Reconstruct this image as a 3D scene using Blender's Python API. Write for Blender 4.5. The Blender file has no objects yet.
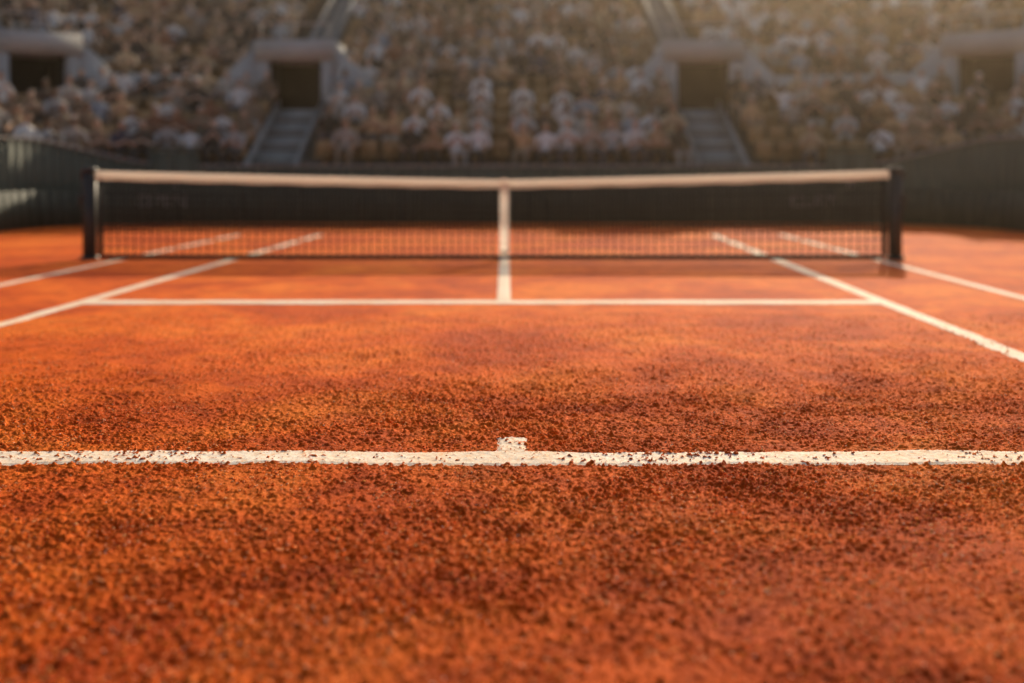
import bpy, math, random
import numpy as np
from mathutils import Vector
random.seed(4); rng=np.random.default_rng(7)
scene=bpy.context.scene
SUN_EL=math.radians(25); SUN_AZ=math.radians(19)

# ------------------------------------------------------------ helpers
def link(o,parent=None):
    scene.collection.objects.link(o)
    if parent: o.parent=parent
    return o
def empty(name):
    e=bpy.data.objects.new(name,None); link(e); return e
def mesh_np(name,V,F,mat=None,col=None,smooth=False,parent=None,matidx=None):
    V=np.asarray(V,dtype=np.float32); F=np.asarray(F,dtype=np.int32)
    me=bpy.data.meshes.new(name); n=F.shape[1]
    me.vertices.add(len(V)); me.vertices.foreach_set('co',V.ravel())
    me.loops.add(F.size); me.loops.foreach_set('vertex_index',F.ravel())
    me.polygons.add(len(F)); me.polygons.foreach_set('loop_start',np.arange(0,F.size,n,dtype=np.int32))
    if smooth: me.polygons.foreach_set('use_smooth',np.ones(len(F),dtype=bool))
    if matidx is not None: me.polygons.foreach_set('material_index',np.asarray(matidx,dtype=np.int32))
    me.update(calc_edges=True); me.validate()
    if col is not None:
        a=me.color_attributes.new(name='Col',type='FLOAT_COLOR',domain='POINT')
        c=np.ones((len(V),4),dtype=np.float32); c[:,:3]=col
        a.data.foreach_set('color',c.ravel())
    mats=mat if isinstance(mat,(list,tuple)) else [mat]
    for m in mats:
        if m: me.materials.append(m)
    o=bpy.data.objects.new(name,me); link(o,parent); return o
BF=np.array([[0,1,3,2],[4,6,7,5],[0,4,5,1],[2,3,7,6],[0,2,6,4],[1,5,7,3]])
class Geo:
    def __init__(s): s.V=[];s.F=[];s.M=[];s.n=0
    def hexa(s,pts,m=0):
        s.V.append(np.array(pts,float)); s.F.append(BF+s.n); s.M+= [m]*6; s.n+=8
    def quad(s,pts,m=0):
        s.V.append(np.array(pts,float)); s.F.append(np.array([[0,1,2,3]])+s.n); s.M.append(m); s.n+=4
    def box(s,x0,x1,y0,y1,z0,z1,m=0,fr=None):
        p=[(x,y,z) for x in(x0,x1) for y in(y0,y1) for z in(z0,z1)]
        if fr: p=[fr(*q) for q in p]
        s.hexa(p,m)
    def obj(s,name,mats,parent=None):
        return mesh_np(name,np.concatenate(s.V),np.concatenate(s.F),mats,parent=parent,matidx=s.M)

def new_mat(name):
    m=bpy.data.materials.new(name); m.use_nodes=True
    nt=m.node_tree; b=nt.nodes['Principled BSDF']; return m,nt,b
def N(nt,t,**k):
    n=nt.nodes.new(t)
    for a,v in k.items():
        if a in n.inputs: n.inputs[a].default_value=v
        else: setattr(n,a,v)
    return n
def ramp(nt,fac,stops):
    r=nt.nodes.new('ShaderNodeValToRGB'); e=r.color_ramp.elements
    while len(e)<len(stops): e.new(0.5)
    for i,(p,c) in enumerate(stops): e[i].position=p; e[i].color=(*c,1)
    nt.links.new(fac,r.inputs[0]); return r.outputs[0]
def mixc(nt,f,a,b,bt='MIX'):
    m=nt.nodes.new('ShaderNodeMix'); m.data_type='RGBA'; m.blend_type=bt
    if isinstance(f,float): m.inputs[0].default_value=f
    else: nt.links.new(f,m.inputs[0])
    for s,v in((6,a),(7,b)):
        if isinstance(v,tuple): m.inputs[s].default_value=(*v,1)
        else: nt.links.new(v,m.inputs[s])
    return m.outputs[2]
def simple(name,c1,c2,scale=3,rough=0.7,bump=0.0,spec=0.3,metal=0):
    m,nt,b=new_mat(name); L=nt.links
    tc=N(nt,'ShaderNodeTexCoord'); n=N(nt,'ShaderNodeTexNoise',Scale=scale,Detail=4.0,Roughness=0.6)
    L.new(tc.outputs['Object'],n.inputs['Vector'])
    L.new(ramp(nt,n.outputs['Fac'],[(0.3,c1),(0.7,c2)]),b.inputs['Base Color'])
    b.inputs['Roughness'].default_value=rough; b.inputs['Specular IOR Level'].default_value=spec
    b.inputs['Metallic'].default_value=metal
    if bump:
        bp=N(nt,'ShaderNodeBump',Strength=bump,Distance=0.01); L.new(n.outputs['Fac'],bp.inputs['Height']); L.new(bp.outputs[0],b.inputs['Normal'])
    return m

# ------------------------------------------------------------ noise
def vnoise(x,y,seed=0):
    xi=np.floor(x).astype(np.int64); yi=np.floor(y).astype(np.int64)
    fx=x-xi; fy=y-yi; fx=fx*fx*(3-2*fx); fy=fy*fy*(3-2*fy)
    def h(a,b):
        v=(a*374761393+b*668265263+seed*974634777)&0xffffffff
        v=((v^(v>>13))*1274126177)&0xffffffff; v=v^(v>>16)
        return (v&0xffff)/65535.0
    return (h(xi,yi)*(1-fx)+h(xi+1,yi)*fx)*(1-fy)+(h(xi,yi+1)*(1-fx)+h(xi+1,yi+1)*fx)*fy
def height_low(x,y):
    fade=np.clip((11-y)/4,0,1)*np.clip((6-np.abs(x))/2,0,1)
    return fade*(0.014*(vnoise(x*2.3,y*2.3,1)-.5)+0.007*(vnoise(x*7,y*7,2)-.5))
def rot(x,y,a): return x*math.cos(a)-y*math.sin(a), x*math.sin(a)+y*math.cos(a)
def height_fine(x,y):
    fade=np.clip((11-y)/4,0,1)*np.clip((6-np.abs(x))/2,0,1)
    patch=0.25+1.3*(0.6*vnoise(x*1.3+5,y*2.0,9)+0.4*vnoise(x*4.5,y*5,10))
    a,b=rot(x,y,.6); c,d=rot(x,y,1.1); e,f=rot(x,y,.3)
    g3=vnoise(c*74,d*74,5); g4=vnoise(a*125,b*125,6); g2=vnoise(e*46,f*46,4)
    # isolated crumbs rising from a flatter base
    return fade*patch*(0.004*(vnoise(a*17,b*17,3)-.5)+0.011*(g2**4-.15)+0.013*(g3**3-.2)+0.011*(g4**2.5-.2))
def height(x,y): return height_low(x,y)+height_fine(x,y)

# ------------------------------------------------------------ materials
def clay_material(name):
    m,nt,b=new_mat(name); L=nt.links
    tc=N(nt,'ShaderNodeTexCoord'); P=tc.outputs['Object']
    big=N(nt,'ShaderNodeTexNoise',Scale=0.75,Detail=5.0,Roughness=0.6,Distortion=0.6)
    med=N(nt,'ShaderNodeTexNoise',Scale=4.5,Detail=5.0,Roughness=0.65)
    fine=N(nt,'ShaderNodeTexNoise',Scale=120.0,Detail=3.0,Roughness=0.7)
    for n in(big,med,fine): L.new(P,n.inputs['Vector'])
    c=ramp(nt,big.outputs['Fac'],[(0.36,(0.60,0.080,0.0035)),(0.5,(0.80,0.134,0.006)),(0.64,(0.93,0.215,0.018))])
    c2=ramp(nt,med.outputs['Fac'],[(0.34,(0.60,0.47,0.34)),(0.55,(1,1,1))])
    c=mixc(nt,0.75,c,c2,'MULTIPLY')
    c3=ramp(nt,fine.outputs['Fac'],[(0.36,(0.45,0.34,0.25)),(0.5,(1,1,1)),(0.60,(1,1,1)),(0.72,(1.15,2.0,5.0))])
    c=mixc(nt,0.65,c,c3,'MULTIPLY')
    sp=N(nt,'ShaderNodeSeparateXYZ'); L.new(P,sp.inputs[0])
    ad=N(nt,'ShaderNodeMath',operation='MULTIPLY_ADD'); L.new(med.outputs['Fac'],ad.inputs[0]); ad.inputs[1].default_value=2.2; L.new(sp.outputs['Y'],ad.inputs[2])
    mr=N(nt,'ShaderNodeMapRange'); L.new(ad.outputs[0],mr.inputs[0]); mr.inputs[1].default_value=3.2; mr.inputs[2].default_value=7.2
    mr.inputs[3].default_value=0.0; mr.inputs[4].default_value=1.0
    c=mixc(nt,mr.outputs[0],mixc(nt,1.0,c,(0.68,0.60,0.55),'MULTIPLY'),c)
    L.new(c,b.inputs['Base Color']); b.inputs['Roughness'].default_value=0.85; b.inputs['Specular IOR Level'].default_value=0.08
    b1=N(nt,'ShaderNodeBump',Strength=0.6,Distance=0.008); L.new(fine.outputs['Fac'],b1.inputs['Height'])
    L.new(b1.outputs[0],b.inputs['Normal'])
    return m
M_clay=clay_material('clay')
def line_material():
    m,nt,b=new_mat('line_paint'); L=nt.links
    tc=N(nt,'ShaderNodeTexCoord'); P=tc.outputs['Object']
    n=N(nt,'ShaderNodeTexNoise',Scale=26.0,Detail=8.0,Roughness=0.8); L.new(P,n.inputs['Vector'])
    w=N(nt,'ShaderNodeTexNoise',Scale=2.5,Detail=3.0,Roughness=0.6); L.new(P,w.inputs['Vector'])
    f=N(nt,'ShaderNodeTexNoise',Scale=140.0,Detail=3.0,Roughness=0.7); L.new(P,f.inputs['Vector'])
    c=ramp(nt,n.outputs['Fac'],[(0.33,(0.82,0.30,0.08)),(0.42,(0.86,0.68,0.50)),(0.56,(0.88,0.82,0.72))])
    c=mixc(nt,0.5,c,ramp(nt,f.outputs['Fac'],[(0.37,(0.85,0.48,0.22)),(0.50,(1,1,1))]),'MULTIPLY')
    c=mixc(nt,0.6,c,ramp(nt,w.outputs['Fac'],[(0.35,(0.95,0.78,0.62)),(0.6,(1,1,1))]),'MULTIPLY')
    L.new(c,b.inputs['Base Color']); b.inputs['Roughness'].default_value=0.8; b.inputs['Specular IOR Level'].default_value=0.2
    bp=N(nt,'ShaderNodeBump',Strength=0.4,Distance=0.004); L.new(f.outputs['Fac'],bp.inputs['Height']); L.new(bp.outputs[0],b.inputs['Normal'])
    return m
M_line=line_material()
M_conc=simple('concrete',(0.38,0.38,0.36),(0.52,0.51,0.48),1.2,0.85,0.2)
M_step=simple('step_concrete',(0.30,0.30,0.28),(0.40,0.39,0.37),1.5,0.85,0.2)
M_concd=simple('concrete_tread',(0.12,0.105,0.09),(0.19,0.165,0.14),1.5,0.9,0.2)
M_shade=simple('tunnel_shade',(0.012,0.012,0.012),(0.02,0.02,0.02),2,0.9)  # near-black colour stands in for the shade inside the tunnels
M_green=simple('green_wall',(0.070,0.092,0.068),(0.12,0.14,0.105),0.8,0.7)
M_greend=simple('green_board',(0.026,0.038,0.028),(0.042,0.054,0.042),0.8,0.65)
M_rail=simple('rail_paint',(0.45,0.42,0.38),(0.55,0.5,0.45),2,0.5)
M_text=simple('faded_lettering',(0.20,0.20,0.17),(0.28,0.27,0.23),2,0.6)
M_post=simple('post_paint',(0.012,0.014,0.013),(0.025,0.028,0.025),6,0.45,0.05,0.5)
M_net=simple('net_cord',(0.010,0.011,0.010),(0.02,0.02,0.018),20,0.8)
M_ground=simple('outer_ground',(0.10,0.09,0.08),(0.18,0.16,0.13),0.3,0.9)
def tape_mat():
    m=simple('net_tape',(0.84,0.78,0.70),(0.92,0.88,0.82),5,0.75,0.15)
    nt=m.node_tree; b=nt.nodes['Principled BSDF']; out=nt.nodes['Material Output']
    t=N(nt,'ShaderNodeBsdfTranslucent'); t.inputs[0].default_value=(.95,.88,.78,1)
    mx=N(nt,'ShaderNodeMixShader'); mx.inputs[0].default_value=.62
    nt.links.new(b.outputs[0],mx.inputs[1]); nt.links.new(t.outputs[0],mx.inputs[2]); nt.links.new(mx.outputs[0],out.inputs[0])
    return m
M_tape=tape_mat()
def attr_mat(name,rough=0.8):
    m,nt,b=new_mat(name); a=N(nt,'ShaderNodeVertexColor'); a.layer_name='Col'
    n=N(nt,'ShaderNodeTexNoise',Scale=14.0,Detail=2.0); tc=N(nt,'ShaderNodeTexCoord'); nt.links.new(tc.outputs['Object'],n.inputs['Vector'])
    r=ramp(nt,n.outputs['Fac'],[(0.3,(0.75,0.75,0.75)),(0.65,(1,1,1))])
    nt.links.new(mixc(nt,0.8,a.outputs['Color'],r,'MULTIPLY'),b.inputs['Base Color'])
    b.inputs['Roughness'].default_value=rough; b.inputs['Specular IOR Level'].default_value=0.2
    return m
M_people=attr_mat('spectator_cloth'); M_seat=attr_mat('seat_plastic',0.5); M_gran=attr_mat('granule',0.85)
M_gran.node_tree.nodes['Principled BSDF'].inputs['Specular IOR Level'].default_value=.1

# ------------------------------------------------------------ ground
mesh_np('ground',[(-400,-400,-0.05),(400,-400,-0.05),(400,400,-0.05),(-400,400,-0.05)],[[0,1,2,3]],M_ground)
def spaced(a,b,fn):
    r=[a]
    while r[-1]<b: r.append(r[-1]+fn(r[-1]))
    r[-1]=b; return r
xs=spaced(0,10.4,lambda x:0.0056 if x<2.6 else 0.0056+0.03*(x-2.6))
xs=np.array([-v for v in xs[:0:-1]]+xs)
ys=np.array(spaced(-8,1.2,lambda v:0.4)[:-1]+spaced(1.2,24.3,lambda y:(0.03 if y<2.2 else 0.009 if y<2.9 else 0.0056 if y<5.8 else 0.0056+0.014*(y-5.8))))
X,Y=np.meshgrid(xs,ys); Z=height(X,Y)
V=np.stack([X.ravel(),Y.ravel(),Z.ravel()],1)
nx=len(xs); ny=len(ys); print('grid',nx,ny); i=np.arange((ny-1)*nx).reshape(ny-1,nx)[:,:-1].ravel()
F=np.stack([i,i+1,i+nx+1,i+nx],1)
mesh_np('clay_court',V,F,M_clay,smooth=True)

def strip(name,p0,p1,w,n,parent,dz=0.004,m=8,edge=0.006):
    p0=np.array(p0,float);p1=np.array(p1,float);d=p1-p0;L=np.linalg.norm(d);d/=L;q=np.array([-d[1],d[0]])
    t=np.linspace(0,1,n+1); u=np.linspace(-1,1,m+1)
    T,U=np.meshgrid(t,u,indexing='ij')
    Wd=w/2+edge*((vnoise(T*L*30,U*0+(U>0)*7.3,11)-.5)+(vnoise(T*L*90,U*0+(U>0)*3.3,12)-.5))
    px=p0[0]+d[0]*L*T+q[0]*U*Wd; py=p0[1]+d[1]*L*T+q[1]*U*Wd
    z=height_low(px,py)+0.35*height_fine(px,py)+dz-0.004*(np.abs(U)>0.88)
    V=np.stack([px.ravel(),py.ravel(),z.ravel()],1)
    i=np.arange(n*(m+1)).reshape(n,m+1)[:,:-1].ravel()
    F=np.stack([i,i+m+1,i+m+2,i+1],1)
    return mesh_np(name,V,F,M_line,smooth=True,parent=parent)
lines=empty('court_lines')
strip('baseline',(-5.6,4.54),(4.7,4.54),0.205,1600,lines,m=24,dz=0.0045)
strip('center_mark',(0.0,4.625),(0.0,4.85),0.125,34,lines,m=18,dz=0.004,edge=.010)
strip('service_line',(-3.82,9.76),(3.31,9.76),0.27,500,lines,m=6,dz=0.006)
strip('center_service_line',(-0.072,9.90),(-0.10,14.3),0.125,200,lines,m=4,dz=0.006)
def sl(name,xa,sa,y0,y1,w): strip(name,(xa+sa*(y0-10),y0),(xa+sa*(y1-10),y1),w,700,lines,m=6,dz=0.006)
sl('singles_line_a',-3.81,0.045,4.64,19.4,0.14)
sl('singles_line_b',3.305,0.026,4.64,19.4,0.14)
sl('doubles_line_a',-5.25,0.045,4.45,19.4,0.12)
sl('doubles_line_b',4.68,0.008,4.45,19.4,0.12)

def granules(name,n,sm,sx,cols,ymin=1.6,ymax=9,parent=None,power=1.5,p=4):
    y=ymin+(ymax-ymin)*rng.random(n)**power; x=(rng.random(n)*2-1)*(0.9+0.5*y)
    clump=vnoise(x*3.1,y*3.1,21)*0.5+vnoise(x*11,y*11,22)*0.5
    keep=rng.random(n)<np.clip((clump-0.25)*2.2,0.10,1)
    x=x[keep];y=y[keep];n=len(x)
    s=sm+(sx-sm)*rng.random(n)**p
    base=np.array([[1,0,0],[-1,0,0],[0,1,0],[0,-1,0],[0,0,1],[0,0,-1]],float)
    f=np.array([[0,2,4],[2,1,4],[1,3,4],[3,0,4],[2,0,5],[1,2,5],[3,1,5],[0,3,5]])
    V=base[None]*(0.6+0.8*rng.random((n,6,1)))
    a=rng.random(n)*6.28; c,sn=np.cos(a)[:,None],np.sin(a)[:,None]
    vx=V[:,:,0]*c-V[:,:,1]*sn; vy=V[:,:,0]*sn+V[:,:,1]*c
    V=np.stack([vx,vy,V[:,:,2]*0.6+0.15*vx],2)*s[:,None,None]
    on=((np.abs(y-4.54)<0.1)|((np.abs(x)<0.06)&(y>4.6)&(y<4.85)))
    s_keep=(~on)|(rng.random(n)<0.13)
    z=height(x,y)+s*0.25+0.003*on
    V[:,:,0]+=x[:,None];V[:,:,1]+=y[:,None];V[:,:,2]+=z[:,None]
    V=V[s_keep]; n=len(V)
    F=(f[None]+6*np.arange(n)[:,None,None]).reshape(-1,3)
    C=np.array(cols)[rng.integers(0,len(cols),n)]*(0.8+0.35*rng.random((n,1)))
    return V.reshape(-1,3),F,np.repeat(C,6,0)
A=granules('a',350000,0.0013,0.0085,[(0.86,0.16,0.008),(0.80,0.13,0.006),(0.92,0.23,0.02),(0.55,0.08,0.005),(0.94,0.45,0.17),(0.92,0.30,0.05)],p=5)
B=granules('b',50000,0.0018,0.0055,[(0.95,0.60,0.32),(0.92,0.50,0.22),(0.95,0.72,0.50)],p=3)
mesh_np('clay_granules',np.concatenate([A[0],B[0]]),np.concatenate([A[1],B[1]+len(A[0])]),M_gran,col=np.concatenate([A[2],B[2]]))

# ------------------------------------------------------------ net
NY=14.3; XL,XR,XC=-5.49,4.98,-0.10
def top(x):
    if x<XC: t=(XC-x)/(XC-XL); h1=1.155
    else: t=(x-XC)/(XR-XC); h1=1.165
    return 1.035+(h1-1.035)*(0.75*t+0.25*t*t)
net=empty('tennis_net')
g=Geo()
xa,xb=XL+0.16,XR-0.16
def strand_h(fz,x0,x1,th,n=60):
    for k in range(n):
        a=x0+(x1-x0)*k/n;b=x0+(x1-x0)*(k+1)/n
        za,zb=fz(a),fz(b)
        g.hexa([(a,NY-th/2,za-th/2),(a,NY-th/2,za+th/2),(a,NY+th/2,za-th/2),(a,NY+th/2,za+th/2),(b,NY-th/2,zb-th/2),(b,NY-th/2,zb+th/2),(b,NY+th/2,zb-th/2),(b,NY+th/2,zb+th/2)])
pitch=0.105
nxs=int((xb-xa)/pitch)
for k in range(nxs+1):
    x=xa+(xb-xa)*k/nxs; j=random.uniform(-.003,.003)
    g.box(x-.0065+j,x+.0065+j,NY-.004,NY+.004,0.05,top(x)-0.06)
for k in range(1,nxs):
    x=xa+(xb-xa)*(k+.5)/nxs
    g.box(x-.008,x+.008,NY-.010,NY-.0045,0.38,top(x)-0.06)
rows=11
for r in range(rows):
    fr=r/(rows-1); strand_h(lambda x,fr=fr:0.05+(top(x)-0.12)*fr+0.0025*math.sin(x*5+r),xa,xb,0.013)
for r in range(8):
    fr=(r+.5)/8; strand_h(lambda x,fr=fr:0.38+(top(x)-0.46)*fr,xa,xb,0.014)
g.obj('mesh_cords',[M_net],net)
g=Geo(); strand_h(lambda x:0.035,xa,xb,0.055)
g.box(xa-.03,xa+.02,NY-.012,NY+.012,0.02,top(xa)-0.07); g.box(xb-.02,xb+.03,NY-.012,NY+.012,0.02,top(xb)-0.07)
g.obj('bottom_and_side_bands',[M_net],net)
n=90
prof=[(-.022,-.120),(-.034,-.06),(-.028,-.02),(-.012,0.0),(.012,0.0),(.028,-.02),(.034,-.06),(.022,-.120)]
Vt=[];Ft=[]
for k in range(n+1):
    x=XL+0.03+(XR-XL-0.06)*k/n; z=top(x)
    for (a,b) in prof: Vt.append((x,NY+a,z+b*(1.0+0.04*math.sin(x*9))))
m=len(prof)
for k in range(n):
    for q in range(m): Ft.append([k*m+q,k*m+(q+1)%m,(k+1)*m+(q+1)%m,(k+1)*m+q])
mesh_np('top_tape',Vt,Ft,M_tape,smooth=True,parent=net)
g=Geo(); g.quad([(XC-.058,NY-.046,0.0),(XC+.058,NY-.046,0.0),(XC+.058,NY-.046,1.045),(XC-.058,NY-.046,1.045)])
g.quad([(XC-.058,NY-.046,1.045),(XC+.058,NY-.046,1.045),(XC+.058,NY+.046,1.047),(XC-.058,NY+.046,1.047)])
g.box(XC-.04,XC+.04,NY-.058,NY-.049,0.06,0.11)
g.obj('center_strap',[M_tape],net)

def cyl(name,p0,p1,r0,r1,mat,parent,seg=20,bev=0.0):
    p0=Vector(p0);p1=Vector(p1);d=(p1-p0).normalized();a=d.orthogonal().normalized();b=d.cross(a)
    rings=[(0,r0*0.85),(bev,r0),((p1-p0).length-bev,r1),((p1-p0).length,r1*0.7)] if bev else [(0,r0),((p1-p0).length,r1)]
    V=[];F=[]
    for (t,r) in rings:
        for s in range(seg):
            an=2*math.pi*s/seg; V.append(tuple(p0+d*t+a*math.cos(an)*r+b*math.sin(an)*r))
    for k in range(len(rings)-1):
        for s in range(seg):F.append((k*seg+s,k*seg+(s+1)%seg,(k+1)*seg+(s+1)%seg,(k+1)*seg+s))
    F.append(tuple(range(seg))[::-1]); F.append(tuple(range((len(rings)-1)*seg,len(rings)*seg)))
    me=bpy.data.meshes.new(name); me.from_pydata(V,[],F); me.materials.append(mat); me.update()
    for p in me.polygons: p.use_smooth=len(p.vertices)==4
    o=bpy.data.objects.new(name,me); link(o,parent); return o
for i,(x,sg) in enumerate(((XL,-1),(XR,1))):
    p=empty('net_post')
    cyl('shaft',(x,NY,-.02),(x,NY,1.13),.088,.088,M_post,p,24,0.01)
    cyl('cap',(x,NY,1.128),(x,NY,1.20),.10,.10,M_post,p,24,0.025)
    cyl('ground_sleeve',(x,NY,-.01),(x,NY,.045),.125,.115,M_post,p,24,0.008)
    cyl('pulley',(x+sg*.03,NY-.05,1.10),(x+sg*.03,NY+.05,1.10),.085,.085,M_post,p,20,0.01)
    cyl('winch_drum',(x+sg*.07,NY-.06,.80),(x+sg*.07,NY+.06,.80),.055,.055,M_post,p,16,0.008)
    cyl('winch_axle',(x+sg*.09,NY,.80),(x+sg*.13,NY,.80),.014,.014,M_post,p,10)
    cyl('crank_handle',(x+sg*.12,NY,.80),(x+sg*.12,NY-.02,.68),.012,.012,M_post,p,10)
    cyl('cable',(x+sg*.09,NY,.84),(x+sg*.10,NY,1.10),.008,.008,M_post,p,8)
    cyl('lacing_bar',(x-sg*.11,NY,.05),(x-sg*.11,NY,1.05),.011,.011,M_post,p,8)

# ------------------------------------------------------------ stadium
HS,R,YB=6.5,3.5,24.0
ARC=R*math.pi/2; SIDE=28.0
def frame(s,o=0.0):
    a=abs(s); sg=1 if s>=0 else -1
    if a<=HS: p=(a,YB+o); n=(0,1)
    elif a<=HS+ARC:
        th=(a-HS)/R; n=(math.sin(th),math.cos(th)); p=(HS+(R+o)*n[0],YB-R+(R+o)*n[1])
    else:
        n=(1,0); p=(HS+R+o,YB-R-(a-HS-ARC))
    return (sg*p[0],p[1]),(sg*n[0],n[1])
K=20; RUN,RISE,O0,Z0=0.8,0.36,0.45,1.04
VK0,VK1=5,8
AL,AR=-5.45,4.75; AW=0.52
AISC=[AL,AR]
CV=HS+R*math.radians(39)
def vomspan(s0,k):
    if abs(s0)<=HS: return 0.9
    return 0.9*R/(R+O0+RUN*(k+.5))
VOMS=[AL-.15,AR+.2,-CV,CV]
ss=set()
for v in VOMS+AISC:
    w=vomspan(v,6); ss|={v-w,v+w}
    ss|={v-AW,v+AW}
for v in np.linspace(-HS,HS,14): ss.add(float(v))
for v in np.linspace(HS,HS+ARC,17): ss|={float(v),-float(v)}
for v in np.linspace(HS+ARC,HS+ARC+SIDE,12): ss|={float(v),-float(v)}
ss=sorted(ss)
def pt(s,o,z):
    (x,y),_=frame(s,o); return (x,y,z)
stand=empty('grandstand')
g=Geo()
def in_vom(s,k):
    if not(VK0<=k<=VK1): return False
    return any(abs(s-v)<vomspan(v,6) for v in VOMS)
UA=[AL-.25,AR+.1]
def in_aisle(s,k,pad=0.0):
    if k<VK0 and any(abs(s-a)<AW+pad for a in AISC): return True
    if k>VK1 and any(abs(s-a)<0.36+pad for a in UA): return True
    if k>VK1 and abs(abs(s)-CV)<(0.35+pad)*R/(R+O0+RUN*k): return True
    if abs(s)>HS+ARC+3 and (abs(s)-HS-ARC)%7<0.9: return True
    return False
for k in range(K):
    o=O0+RUN*k; z=Z0+RISE*k
    for a,b in zip(ss[:-1],ss[1:]):
        mid=(a+b)/2
        if in_vom(mid,k): continue
        g.quad([pt(a,o,z-RISE),pt(b,o,z-RISE),pt(b,o,z),pt(a,o,z)],0)
        g.quad([pt(a,o,z),pt(b,o,z),pt(b,o+RUN,z),pt(a,o+RUN,z)],0)
oT=O0+RUN*K; zT=Z0+RISE*K
for a,b in zip(ss[:-1],ss[1:]):
    g.quad([pt(a,oT,zT-RISE),pt(b,oT,zT-RISE),pt(b,oT,zT+.35),pt(a,oT,zT+.35)],1)
    g.quad([pt(a,oT,zT+.35),pt(b,oT,zT+.35),pt(b,oT+.3,zT+.35),pt(a,oT+.3,zT+.35)],1)
    g.quad([pt(a,oT+.3,zT+.35),pt(b,oT+.3,zT+.35),pt(b,oT+.3,-.05),pt(a,oT+.3,-.05)],1)
g.obj('terraces',[M_concd,M_conc],stand)
g=Geo()
def stair(s0,hw,k0,k1):
    (x0,y0),(n0,n1)=frame(s0,0); t=(n1,-n0)
    def fr(u,v,w): return (x0+t[0]*u+n0*v, y0+t[1]*u+n1*v, w)
    for k in range(k0,k1):
        o=O0+RUN*k; z=Z0+RISE*k
        g.box(-hw,hw,o-.02,o+RUN/2-.003,z-.12,z+.03,0,fr)
        g.box(-hw,hw,o+RUN/2,o+RUN-.024,z-.12,z+.18,0,fr)
        g.box(-hw,hw,o-.028,o+.03,z+.03,z+.036,0,fr)
    for sg in(-1,1):
        a,b=sorted((sg*(hw+.01),sg*(hw+.07)))
        pts=[]
        for u in(a,b):
            for (v,zz) in((O0+RUN*k0-.1,Z0+RISE*k0),(O0+RUN*k1-.1,Z0+RISE*k1)):
                for w in(-.4,.10): pts.append(fr(u,v,zz+w))
        g.hexa(pts,0)
stair(AL,AW,0,VK0); stair(AR,AW,0,VK0)
for u in UA: stair(u,.34,VK1+1,K)
for sg in(-1,1): stair(sg*CV,.33,VK1+1,K)
g.obj('aisle_stairs',[M_step],stand)
for s0 in VOMS:
    v0=empty('stand_tunnel_entrance'); v0.parent=stand
    o=O0+RUN*VK0; zf=Z0+RISE*(VK0-1)+.02
    (x0,y0),(n0,n1)=frame(s0,o); t=(n1,-n0)
    fr=lambda u,v,w:(x0+t[0]*u+n0*v, y0+t[1]*u+n1*v, zf+w)
    g=Geo(); W=.68; H=1.46; D=RUN*4+.35
    for sg in(-1,1):
        a,b=sorted((sg*W,sg*(W+.30)))
        g.box(a,b,-.12,D,-.3,H,0,fr)
        u0,u1=sg*(W+.30),sg*(W+1.45)
        pts=[]
        for (u,ht) in((u0,H+.40),(u1,.78)):
            for v in(-.08,.12):
                for w in(-.3,ht): pts.append(fr(u,v,w))
        g.hexa(pts,0)
    g.box(-W-.34,W+.34,-.16,D+.05,H,H+.52,0,fr)
    g.box(-W,W,-.1,D,-.3,-.02,0,fr)
    g.box(-W,W,1.3,D-.1,-.02,H-.004,1,fr)  # black block closes the passage, its depth shade painted in
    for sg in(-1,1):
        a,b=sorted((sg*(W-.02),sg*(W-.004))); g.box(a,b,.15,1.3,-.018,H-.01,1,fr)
    g.obj('portal',[M_conc,M_shade],v0)
    g=Geo()
    for u in(-W-.2,0,W+.2): g.box(u-.015,u+.015,-.05,-.02,H+.52,H+.92,0,fr)
    g.box(-W-.25,W+.25,-.05,-.02,H+.92,H+.96,0,fr)
    g.obj('guard_rail',[M_rail],v0)
g=Geo()
def band(sA,sB,o,z0,z1,th,m=0,n=40):
    t=np.linspace(sA,sB,n)
    for a,b in zip(t[:-1],t[1:]):
        g.hexa([pt(a,o,z0),pt(a,o,z1),pt(a,o+th,z0),pt(a,o+th,z1),pt(b,o,z0),pt(b,o,z1),pt(b,o+th,z0),pt(b,o+th,z1)],m)
zp=Z0+RISE*VK0
w=vomspan(CV,5)+.1
band(AL-.15-1.5,-(CV-w),O0+RUN*VK0-.10,zp-.5,zp+.72,.12)
band(AR+.2+1.5,(CV-w),O0+RUN*VK0-.10,zp-.5,zp+.72,.12)
for sg in(-1,1): band(sg*(CV+w),sg*(HS+ARC+14),O0+RUN*VK0-.10,zp-.5,zp+.72,.12,n=60)
g.obj('walkway_parapet',[M_conc],stand)

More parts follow.
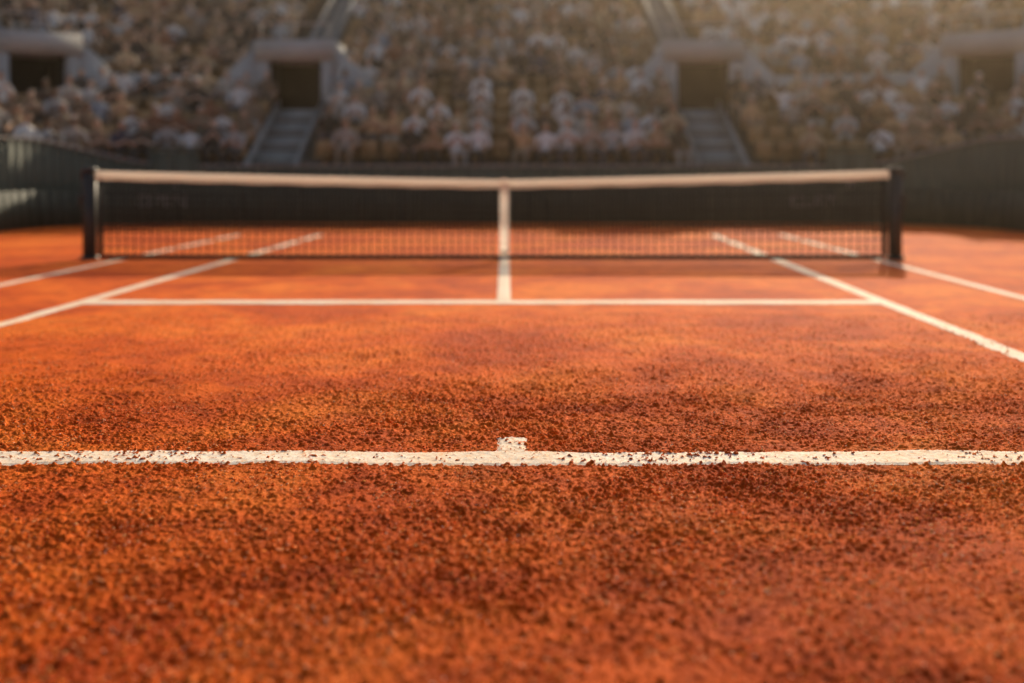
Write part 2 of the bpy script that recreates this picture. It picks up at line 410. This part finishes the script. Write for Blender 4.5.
g=Geo()
def wall_top(s):
    t=min(max((abs(s)-7.2)/3.5,0),1); t=t*t*(3-2*t); return 1.20+.55*t
t=np.linspace(-(HS+ARC+SIDE),HS+ARC+SIDE,360)
for a,b in zip(t[:-1],t[1:]):
    za,zb=wall_top(a),wall_top(b)
    g.hexa([pt(a,0,-.04),pt(a,0,za),pt(a,.15,-.04),pt(a,.15,za),pt(b,0,-.04),pt(b,0,zb),pt(b,.15,-.04),pt(b,.15,zb)],0)
    g.hexa([pt(a,-.03,za),pt(a,-.03,za+.05),pt(a,.18,za),pt(a,.18,za+.05),pt(b,-.03,zb),pt(b,-.03,zb+.05),pt(b,.18,zb),pt(b,.18,zb+.05)],1)
w=g.obj('perimeter_wall',[M_green,M_step])
g=Geo()
tt=np.arange(-(HS+ARC+20),HS+ARC+20,1.25)
for a in tt:
    b=a+1.22
    if abs((a+b)/2)<HS+ARC+20:
        sub=np.linspace(a,b,5)
        for c,d in zip(sub[:-1],sub[1:]):
            g.hexa([pt(c,-.55,-.02),pt(c,-.50,.74),pt(c,-.50,-.02),pt(c,-.45,.74),pt(d,-.55,-.02),pt(d,-.50,.74),pt(d,-.50,-.02),pt(d,-.45,.74)],0)
g.obj('courtside_board',[M_greend])
for sx in(-1,1):
    s0=sx*7.35; (x0,y0),(n0,n1)=frame(s0,0); tv=(n1,-n0)
    fr=lambda u,v,w:(x0+tv[0]*u+n0*v, y0+tv[1]*u+n1*v, w)
    gt=empty('court_gate'); g=Geo()
    g.box(-.50,-.42,-.12,-.01,0,1.56,0,fr); g.box(.42,.50,-.12,-.01,0,1.56,0,fr); g.box(-.50,.50,-.13,-.01,1.56,1.64,0,fr)
    g.box(-.418,-.005,-.09,-.04,.03,1.54,1,fr); g.box(.005,.418,-.09,-.04,.03,1.54,1,fr)
    g.box(-.06,-.03,-.12,-.09,.75,.95,2,fr); g.box(.03,.06,-.12,-.09,.75,.95,2,fr)
    g.obj('frame_and_leaves',[M_green,M_green,M_rail],gt)
for s0,yy in((-7.6,'OPEN'),(6.4,'CLAY')):
    (x0,y0),(n0,n1)=frame(s0,-.60)
    c=bpy.data.curves.new('lettering','FONT'); c.body=yy; c.size=.40; c.extrude=.012; c.align_x='CENTER'
    c.materials.append(M_text); o=bpy.data.objects.new('board_lettering',c); link(o)
    o.location=(x0,y0,.34); o.rotation_euler=(math.pi/2,0,-math.atan2(n0,n1)); o.parent=w

# ------------------------------------------------------------ spectators
def person(variant):
    lean=[0,0.10,-0.04,0.03][variant]
    P={};Rr={}
    def v(n,c,r): P[n]=c;Rr[n]=r
    v('pel',(0,0,.50),(.15,.12)); v('bel',(0,lean*.4,.64),(.135,.105)); v('chest',(0,lean*.8-.02,.82),(.165,.11)); v('nb',(0,lean-.01,.95),(.075,.07))
    v('nk',(0,lean+.01,1.01),(.052,.052)); v('jaw',(0,lean+.035,1.07),(.068,.075)); v('hd',(0,lean+.025,1.15),(.082,.098)); v('cr',(0,lean+.01,1.225),(.06,.07))
    E=[('pel','bel'),('bel','chest'),('chest','nb'),('nb','nk'),('nk','jaw'),('jaw','hd'),('hd','cr')]
    for s,sg in(('l',-1),('r',1)):
        v('hip'+s,(sg*.10,.05,.49),(.085,.085)); v('kn'+s,(sg*.13,.46,.50),(.06,.06)); v('an'+s,(sg*.12,.44,.10),(.042,.042)); v('to'+s,(sg*.14,.60,.04),(.04,.032))
        E+=[('pel','hip'+s),('hip'+s,'kn'+s),('kn'+s,'an'+s),('an'+s,'to'+s)]
        v('sh'+s,(sg*.20,lean*.9-.02,.89),(.06,.06))
        if variant==0: el=(sg*.27,.08,.64); ha=(sg*.14,.34,.58)
        elif variant==1: el=(sg*.25,.30,.62); ha=(sg*.05,.42,.72)
        elif variant==2: el=(sg*.26,.10,.66); ha=(sg*.04,.27,.86) 
        else:
            el=(sg*.27,.05,.66) if sg<0 else (.33,.10,1.02); ha=(sg*.12,.30,.58) if sg<0 else (.24,.12,1.30)
        v('el'+s,el,(.046,.046)); v('wr'+s,ha,(.03,.03)); hv=Vector(ha)+(Vector(ha)-Vector(el)).normalized()*.10; v('fi'+s,tuple(hv),(.035,.018))
        E+=[('chest','sh'+s),('sh'+s,'el'+s),('el'+s,'wr'+s),('wr'+s,'fi'+s)]
    names=list(P); idx={n:i for i,n in enumerate(names)}
    me=bpy.data.meshes.new('tmp'); me.from_pydata([P[n] for n in names],[(idx[a],idx[b]) for a,b in E],[]); me.update()
    o=bpy.data.objects.new('tmp',me); link(o)
    o.modifiers.new('s','SKIN')
    for n in names: me.skin_vertices[0].data[idx[n]].radius=Rr[n]
    me.skin_vertices[0].data[0].use_root=True
    sb=o.modifiers.new('b','SUBSURF'); sb.levels=1; sb.render_levels=1
    dg=bpy.context.evaluated_depsgraph_get(); ev=o.evaluated_get(dg); m2=ev.to_mesh(); m2.calc_loop_triangles()
    V=np.array([v.co[:] for v in m2.vertices]); F=np.array([t.vertices[:] for t in m2.loop_triangles])
    ev.to_mesh_clear(); bpy.data.objects.remove(o)
    x,y,z=V.T; reg=np.zeros(len(V),int)
    reg[(z<.56)&(y>.03)]=1; reg[z<.50]=1
    reg[z<.085]=4
    armmask=np.zeros(len(V),bool)
    for s in'lr':
        a=np.array(P['el'+s]);b=np.array(P['fi'+s]);d=b-a;L2=d@d
        t=np.clip(((V-a)@d)/L2,0,1.0); dist=np.linalg.norm(V-(a+t[:,None]*d),axis=1)
        armmask|=(dist<.062)&(t>.12)
    reg[armmask]=2
    reg[(z>1.0)&(np.abs(x)<.13)]=2
    hair=(z>1.175)|((z>1.06)&(y<lean+.0)); reg[hair&(np.abs(x)<.13)&(z>1.0)]=3
    return V,F,reg
PERS=[person(i) for i in range(4)]
SH=[(.90,.87,.82)]*4+[(.62,.55,.46),(.44,.38,.32),(.64,.42,.23),(.50,.31,.17),(.38,.42,.47),(.10,.10,.13),(.06,.052,.045),(.13,.11,.09),(.36,.17,.10),(.66,.49,.30),(.30,.22,.15),(.54,.53,.51),(.26,.18,.12),(.42,.29,.18),(.34,.25,.17),(.12,.09,.07),(.08,.07,.06)]
SK=[(.58,.36,.25),(.64,.42,.30),(.50,.30,.20),(.24,.14,.09),(.66,.48,.36)]
HR=[(.05,.03,.02),(.09,.05,.03),(.20,.12,.07),(.03,.02,.015),(.33,.27,.20),(.80,.74,.64),(.88,.85,.80),(.10,.06,.04)]
TR=[(.06,.06,.06),(.12,.11,.12),(.30,.24,.17),(.08,.07,.06),(.5,.46,.40)]
gs=Geo()
gs.box(-.21,.21,-.17,.20,.37,.42); 
gs.hexa([(-.21,-.19,.42),(-.19,-.26,.78),(-.21,-.155,.42),(-.19,-.225,.78),(.21,-.19,.42),(.19,-.26,.78),(.21,-.155,.42),(.19,-.225,.78)])
gs.box(-.04,.04,-.24,-.12,.0,.37)
SV=np.concatenate(gs.V);SF=np.concatenate(gs.F)
pv=[];pf=[];pc=[];pn=0; sv=[];sf=[];sc=[];sn=0
for k in range(K):
    o=O0+RUN*k+.42; z=Z0+RISE*k
    for sg in(-1,1):
        lens=[HS,(R+o)*math.pi/2,13.0]; tot=sum(lens); d=.26
        while d<tot:
            if d<HS: s=d
            elif d<HS+lens[1]: s=HS+(d-HS)*R/(R+o)
            else: s=HS+ARC+(d-HS-lens[1])
            d+=.50
            S=sg*s
            if in_aisle(S,k,.26): continue
            if VK0<=k<=VK1 and any(abs(S-v)<vomspan(v,k)*1.3 for v in VOMS): continue
            if k==VK0 and (S<AL-1 or S>AR+1): continue
            if k==VK0-1 and any(abs(S-v)<vomspan(v,k)*.9 for v in VOMS[2:]): continue
            (x,y),(n0,n1)=frame(S,o)
            f=np.array([-n0,-n1]); r=np.array([f[1],-f[0]])
            def place(V,sc_=1.0,yaw=0):
                c_,s_=math.cos(yaw),math.sin(yaw)
                lx=(V[:,0]*c_-V[:,1]*s_)*sc_; ly=(V[:,0]*s_+V[:,1]*c_)*sc_
                return np.stack([x+r[0]*lx+f[0]*ly,y+r[1]*lx+f[1]*ly,z+V[:,2]*sc_],1)
            sv.append(place(SV)); sf.append(SF+sn); sn+=len(SV)
            c=np.array([.44,.26,.12])*random.uniform(.7,1.15); sc.append(np.tile(c,(len(SV),1)))
            if random.random()<.76:
                V,F,reg=PERS[random.choice([0,0,0,1,1,2,3] if random.random()<.5 else [0,1,2])]
                V=V.copy(); V[:,1]-=.03
                pv.append(place(V,random.uniform(.93,1.06),random.uniform(-.25,.25))); pf.append(F+pn); pn+=len(V)
                pal=np.array([random.choice(SH),random.choice(TR),random.choice(SK),random.choice(HR),(.1,.09,.08)])
                pal[0]*=random.uniform(.75,1.05)
                pc.append(pal[reg])
mesh_np('stadium_seats',np.concatenate(sv),np.concatenate(sf),M_seat,col=np.concatenate(sc))
mesh_np('spectator_crowd',np.concatenate(pv),np.concatenate(pf),M_people,col=np.concatenate(pc),smooth=True)
print('people verts',pn)

# ------------------------------------------------------------ haze volume added to give a glow towards the sun
m=bpy.data.materials.new('glow_haze'); m.use_nodes=True; nt=m.node_tree; nt.nodes.clear()
out=nt.nodes.new('ShaderNodeOutputMaterial'); vs=nt.nodes.new('ShaderNodeVolumeScatter')
vs.inputs['Color'].default_value=(1,.80,.57,1); vs.inputs['Density'].default_value=.0018; vs.inputs['Anisotropy'].default_value=.92
nt.links.new(vs.outputs[0],out.inputs['Volume'])
g=Geo(); g.box(-40,40,-30,60,-.2,16); g.obj('sun_glow_haze',[m])

# ------------------------------------------------------------ light + camera
wd=bpy.data.worlds.new('World'); scene.world=wd; wd.use_nodes=True; nt=wd.node_tree
sky=nt.nodes.new('ShaderNodeTexSky'); sky.sky_type='NISHITA'; sky.sun_disc=False
sky.sun_elevation=SUN_EL; sky.sun_rotation=SUN_AZ; sky.dust_density=4.5; sky.air_density=1.0; sky.ozone_density=0.4
bg=nt.nodes['Background']; bg.inputs[1].default_value=0.12; nt.links.new(sky.outputs[0],bg.inputs[0])
sd=bpy.data.lights.new('sun','SUN'); sd.energy=5.0; sd.angle=math.radians(.5); sd.color=(1,.81,.57)
so=bpy.data.objects.new('sun',sd); link(so)
dirv=Vector((math.sin(SUN_AZ)*math.cos(SUN_EL),math.cos(SUN_AZ)*math.cos(SUN_EL),math.sin(SUN_EL)))
so.rotation_euler=dirv.to_track_quat('Z','Y').to_euler(); so.location=(10,30,20)
cd=bpy.data.cameras.new('camera'); co=bpy.data.objects.new('camera',cd); link(co); scene.camera=co
co.location=(0,0,1.2); co.rotation_euler=(math.pi/2,0,0)
cd.sensor_width=36; cd.lens=36*1100/1024; cd.shift_y=-(341.5-167)/1024
cd.clip_start=.05; cd.clip_end=2000
cd.dof.use_dof=True; cd.dof.focus_distance=4.75; cd.dof.aperture_fstop=cd.lens/47.0
scene.view_settings.view_transform='Standard'; scene.view_settings.look='None'; scene.view_settings.exposure=0
